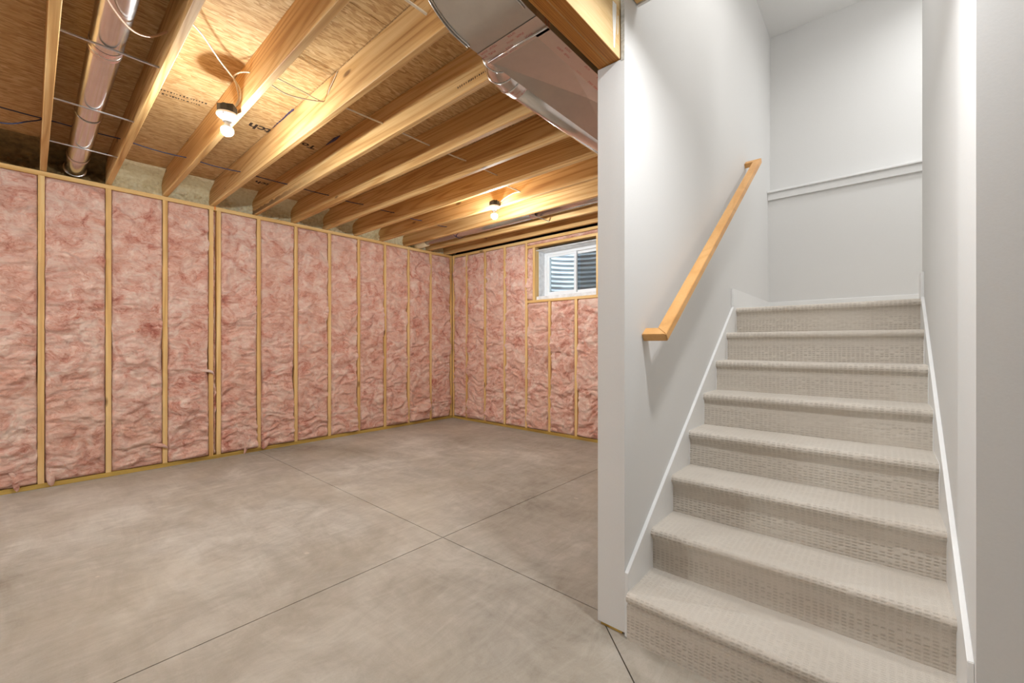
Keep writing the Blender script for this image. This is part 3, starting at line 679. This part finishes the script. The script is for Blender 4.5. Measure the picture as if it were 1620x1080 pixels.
rp = empty('branch_pipe', (-1.356, 1.5, 2.51)); tag(rp, 'round galvanised branch pipe with gored elbow running beside the trunk duct', 'pipe')
pr = .076; pxc, pzc = -1.358, 2.508
Re = .20; y_st = 1.34
def gore(a0, a1, nm):
    pa = [(-1.158-Re*math.sin(t), y_st+Re-Re*math.cos(t), pzc) for t in np.linspace(a0, a1, 4)]
    return tube(nm, pa, pr, 'pipe', rp, 32, False)
ends = [0, .28, .50, .76, 1.0]
E_ = [math.radians(90)*e for e in ends]
tube('collar', [(-1.14, y_st, pzc), (-1.158, y_st, pzc)], pr, 'pipe', rp, 32, False)
for i in range(4): gore(E_[i], E_[i+1], 'elbow_gore')
for t in E_[2:5]:
    c = Vector((-1.158-Re*math.sin(t), y_st+Re-Re*math.cos(t), pzc)); d = Vector((-math.cos(t), math.sin(t), 0))
    tube('bead', [c-d*.004, c-d*.0015, c+d*.0015, c+d*.004], [pr+.0005, pr+.004, pr+.004, pr+.0005], 'pipe', rp, 32, False)
tube('pipe_run', [(-1.158-Re, y_st+Re, pzc), (-1.158-Re, y_st+Re+.6, pzc), (-1.158-Re, 4.3, pzc)], pr-.003, 'pipe', rp, 32)
def tape_ring(parent, c, d, r, w):
    vs, fs, uv = [], [], []; up = Vector((0, 0, 1)); sd = d.cross(up).normalized(); up = sd.cross(d); n = 32
    for k in range(n+1):
        a = 2*math.pi*k/n; q = (up*math.cos(a)+sd*math.sin(a))*r
        vs += [q, q+d*w]; uv += [(a*r, 0), (a*r, w)]
    fs = [(2*i, 2*i+1, 2*i+3, 2*i+2) for i in range(n)]
    me = mesh('foil_tape', vs, fs, True); ul = me.uv_layers.new(name='UVMap')
    for l in me.loops: ul.data[l.index].uv = uv[l.vertex_index]
    me.materials.append(M['tape']); o = bpy.data.objects.new('foil_tape', me); COL.objects.link(o); o.parent = parent; o.location = Vector(c)-parent.matrix_world.translation
tape_ring(rp, (-1.158-Re, y_st+Re+.004, pzc), Vector((0, 1, 0)), pr+.0012, .06)

p1 = empty('ceiling_pipe', (-3, .255, 2.735)); tag(p1, 'shiny round galvanised duct pipe between joists held by thin straps', 'pipe')
for a, b in ((-5.42, -4.88), (-4.9, -3.93), (-3.95, -2.98), (-3.0, -1.2)):
    tube('pipe_section', [(a, .255, 2.735), (a+.03, .255, 2.735), (b-.02, .255, 2.735), (b, .255, 2.735)], [.0655, .0655, .0655, .0635], 'pipe', p1, 36)
    tube('bead', [(b-.03, .255, 2.735), (b-.027, .255, 2.735), (b-.021, .255, 2.735), (b-.018, .255, 2.735)], [.066, .0685, .0685, .066], 'pipe', p1, 36, False)
tape_ring(p1, (-3.04, .255, 2.735), Vector((1, 0, 0)), .0668, .09); tape_ring(p1, (-4.93, .255, 2.735), Vector((1, 0, 0)), .0668, .05)
lathe('wall_flange', [(.066, -.012), (.074, -.010), (.078, 0), (.074, .010), (.066, .012)], 'pipe', p1, (-5.30, .255, 2.735)).rotation_euler = (0, math.pi/2, 0)
for i, x in enumerate((-2.875, -3.703, -4.50)):
    o = box('pipe_strap', (x-.006, .089, 2.662), (x+.006, .449, 2.668), 'strap'); tag(o, 'thin grey metal strap under the shiny pipe, %s' % ('nearest the camera', 'middle one of three', 'nearest the pink wall')[i], 'strap', 'straps under the pipe')
p3 = empty('far_pipe', (-3, 3.86, 2.731)); tag(p3, 'round metal pipe between joists near the window wall', 'pipe')
tube('pipe_section', [(-5.05, 3.86, 2.731), (-3.0, 3.86, 2.731)], .0655, 'pipe', p3, 32); tube('pipe_section', [(-3.02, 3.86, 2.731), (-1.3, 3.86, 2.731)], .0645, 'pipe', p3, 32)
tape_ring(p3, (-3.06, 3.86, 2.731), Vector((1, 0, 0)), .0668, .08)
tube('insulated_collar', [(-5.36, 3.86, 2.735), (-5.2, 3.86, 2.735), (-5.06, 3.86, 2.735), (-5.03, 3.86, 2.735)], [.095, .09, .086, .068], 'foam', p3, 24)

# ------------------------------------------------------------------ lamps
def bulb_lamp(x, y, z, label, visible=True):
    """z: underside of the white lampholder"""
    t = empty('bare_bulb_lamp', (x, y, z)); tag(t, label, 'lamp', 'bare bulb lampholders on the joists')
    n = 20; vs, fs = [], []
    for zz, lower in ((.012, True), (.055, False)):
        for k in range(n):
            a = 2*math.pi*k/n; r = .052+(.0025 if k % 2 else 0); vs.append((r*math.cos(a), r*math.sin(a), zz if lower else zz+random.uniform(-.012, .012)))
    fs = [(k, (k+1) % n, n+(k+1) % n, n+k) for k in range(n)]+[tuple(range(n-1, -1, -1)), tuple(range(n, 2*n))]
    me = mesh('junction_box', vs, fs); me.materials.append(M['black']); o = bpy.data.objects.new('junction_box', me); COL.objects.link(o); o.parent = t
    b = lathe('lampholder', [(.048, .014), (.057, .012), (.058, .002), (.052, -.006), (.034, -.012), (.026, -.016), (.0245, -.034), (.0225, -.036)], 'white', t, (x, y, z)); upd()
    box('pull_switch', (x+.022, y-.036, z-.0115), (x+.044, y-.024, z-.004), 'gypsum', b)
    lathe('lamp_base', [(.0135, -.030), (.014, -.052), (.019, -.060)], 'white', t, (x, y, z))
    me = bpy.data.meshes.new('bulb'); bm = bmesh.new(); bmesh.ops.create_uvsphere(bm, u_segments=28, v_segments=18, radius=BR)
    for v in bm.verts:
        if v.co.z > 0: v.co.z *= 1.15
    bm.to_mesh(me); bm.free(); me.polygons.foreach_set('use_smooth', [True]*len(me.polygons)); me.materials.append(M['bulb']); me.materials.append(M['white'])      # lit dome; opaque top added to cut the light on the panels above
    me.polygons.foreach_set('material_index', [1 if p.center.z > .30*BR else 0 for p in me.polygons])
    o = bpy.data.objects.new('bulb', me); COL.objects.link(o); o.parent = t; o.location = (0, 0, -.090)
    return t
bulb_lamp(-3.01, .793, 2.597, 'lit bare bulb on black box fixed to the joist near the shiny pipe')
bulb_lamp(-3.02, 3.178, 2.625, 'lit bare bulb on black box further back near the window wall')
bulb_lamp(-3.0, -1.621, 2.597, 'added unseen fill bulb on the joists behind the viewer')  # invented lamp out of view, fills the basement with light
bulb_lamp(-4.2, -2.836, 2.597, 'added unseen fill bulb on the joists in the far left rear corner')  # invented lamp out of view, lifts the left floor and the wall end


def downlight(x, y, z, W_, label, r=.07):
    t = empty('recessed_light', (x, y, z)); tag(t, label, 'lamp', 'recessed downlights')
    lathe('trim_ring', [(r+.02, .0), (r+.018, -.006), (r+.002, -.008), (r, -.002)], 'trim', t, (x, y, z))
    d = bpy.data.lights.new('downlight', 'AREA'); d.shape = 'DISK'; d.size = 2*r; d.energy = W_; d.color = (.97, .985, 1.0); d.spread = math.radians(160)
    o = bpy.data.objects.new('lamp_light', d); COL.objects.link(o); o.parent = t; o.location = (0, 0, -.012)
    lathe('lens', [(r, -.003), (r*.98, -.007), (.002, -.009)], 'lens', t, (x, y, z))
downlight(-.26, 1.41, ZC, HALL_W, 'recessed downlight in the hall ceiling in front of the stairs')
downlight(-.25, -2.3, ZC, HALL_W*.12, 'added unseen fill light in the hall ceiling behind the viewer')  # weak fill added out of view, no known fixture here
downlight(.85, 3.93, ZS, STAIR_W, 'round flush light above the stair landing', .12)
downlight(-.22, 2.30, ZS, STAIR_W*.36, 'added unseen fill light above the lower stairs', .2)  # added out of view to brighten the treads and left stair wall

# ------------------------------------------------------------------ cables
def sag(a, b, d, n=5):
    a, b = Vector(a), Vector(b); return [a.lerp(b, i/n)+Vector((0, 0, -d*4*(i/n)*(1-i/n))) for i in range(n+1)]
def cable_through(name, x, z, ys, r, mat, label, wob=.012, sagd=.012):
    pts = []; rnd = random.Random(hash(name) % 99 if False else 5)
    for i in range(len(ys)-1):
        a = (x+rnd.uniform(-wob, wob), ys[i], z+rnd.uniform(-.006, .006)) if not pts else pts[-1]
        b = (x+rnd.uniform(-wob, wob), ys[i+1], z+rnd.uniform(-.006, .006))
        s = sag(a, b, sagd*rnd.uniform(.3, 1.2)); pts += s if not pts else s[1:]
    o = tube(name, pts, r, mat, None, 8); tag(o, label, 'cable'); return o
cable_through('blue_cable', -4.335, 2.757, [-1.4]+[y for y in JY if y > -1.2], .0042, 'blue', 'thin dark blue cable threaded through the joists above the pink wall')
o = tube('blue_cable', smooth_path([(-4.30, -1.0, 2.74), (-4.28, -.55, 2.70), (-4.25, -.16, 2.62), (-4.30, .0, 2.70), (-4.335, .06, 2.752)], 8), .0042, 'blue', None, 8)
tag(o, 'slack dark blue cable drooping left of the first joist', 'cable')
o = tube('blue_cable', smooth_path([(-4.33, 3.66, 2.745), (-4.36, 3.80, 2.68), (-4.38, 3.92, 2.672), (-4.36, 4.05, 2.742)], 8), .004, 'blue', None, 8)
tag(o, 'short dark cable loop hanging between the last two joists', 'cable')
cable_through('white_cable', -2.662, 2.764, [1.262]+[y for y in JY if 1.4 < y < 2.9], .0058, 'cable', 'white cable threaded through the middle joists', .006, .004)
cable_through('white_cable', -1.625, 2.775, [-.73, -.33, .07, .468, 1.262, 1.664], .0062, 'cable', 'pale cable crossing the joists beside the duct elbow', .004, .012)
# wiring of the front lamp
o = tube('lamp_cable', smooth_path([(-2.46, .487, 2.735), (-2.62, .58, 2.79), (-2.80, .70, 2.80), (-2.905, .80, 2.785), (-2.93, .838, 2.75), (-2.94, .842, 2.70), (-3.00, .838, 2.675), (-3.02, .81, 2.65)], 7), .0042, 'cable', None, 8)
tag(o, 'white cable running from the joist down to the front bulb', 'cable')
o = tube('lamp_cable', smooth_path([(-2.79, .848, 2.80), (-2.86, .82, 2.815), (-2.91, .80, 2.80), (-2.93, .82, 2.76), (-2.97, .842, 2.715), (-3.03, .842, 2.69), (-3.03, .82, 2.65)], 7), .0042, 'cable', None, 8)
tag(o, 'looped white cable stapled to the joist above the front bulb', 'cable')
o = tube('staple_cable', smooth_path([(-2.70, .888, 2.745), (-2.74, 1.02, 2.735), (-2.72, 1.14, 2.742), (-2.690, 1.238, 2.757)], 7), .0036, 'cable', None, 8)
tag(o, 'thin cable sagging from the bulb joist to the next joist', 'cable')
o = tube('staple_cable', smooth_path([(-2.66, .888, 2.765), (-2.68, 1.08, 2.762), (-2.690, 1.238, 2.760), (-2.60, 1.238, 2.81), (-2.50, 1.238, 2.872)], 5), .003, 'cable', None, 8)
tag(o, 'thin taut cable bent upward along the joist face', 'cable')
o = tube('lamp_cable', smooth_path([(-2.70, 2.865, 2.71), (-2.66, 3.0, 2.70), (-2.67, 3.17, 2.705), (-2.72, 3.225, 2.728), (-2.80, 3.228, 2.735), (-2.90, 3.225, 2.715), (-2.97, 3.21, 2.68), (-2.99, 3.19, 2.672)], 7), .0048, 'cable', None, 8)
tag(o, 'white cable curving to the far bulb', 'cable')
o = tube('tan_cable', smooth_path([(-2.05, .092, 2.70), (-2.25, .14, 2.68), (-2.45, .21, 2.655), (-2.60, .30, 2.655), (-2.66, .38, 2.69), (-2.665, .447, 2.752)], 8), .0055, 'copper', None, 8)
tag(o, 'tan cable draped below the shiny pipe between joists', 'cable')
o = box('steel_brace', (-2.96, 3.675, 2.655), (-2.945, 4.05, 2.661), 'strap'); tag(o, 'thin grey strap beside the far bulb under the far pipe', 'strap')
# orange fire caulk at the slot in the plate
box('fire_caulk', (XL-.02, 1.267, HT-.036), (XL+.001, 1.285, HT+.003), 'orange', wl, .003)
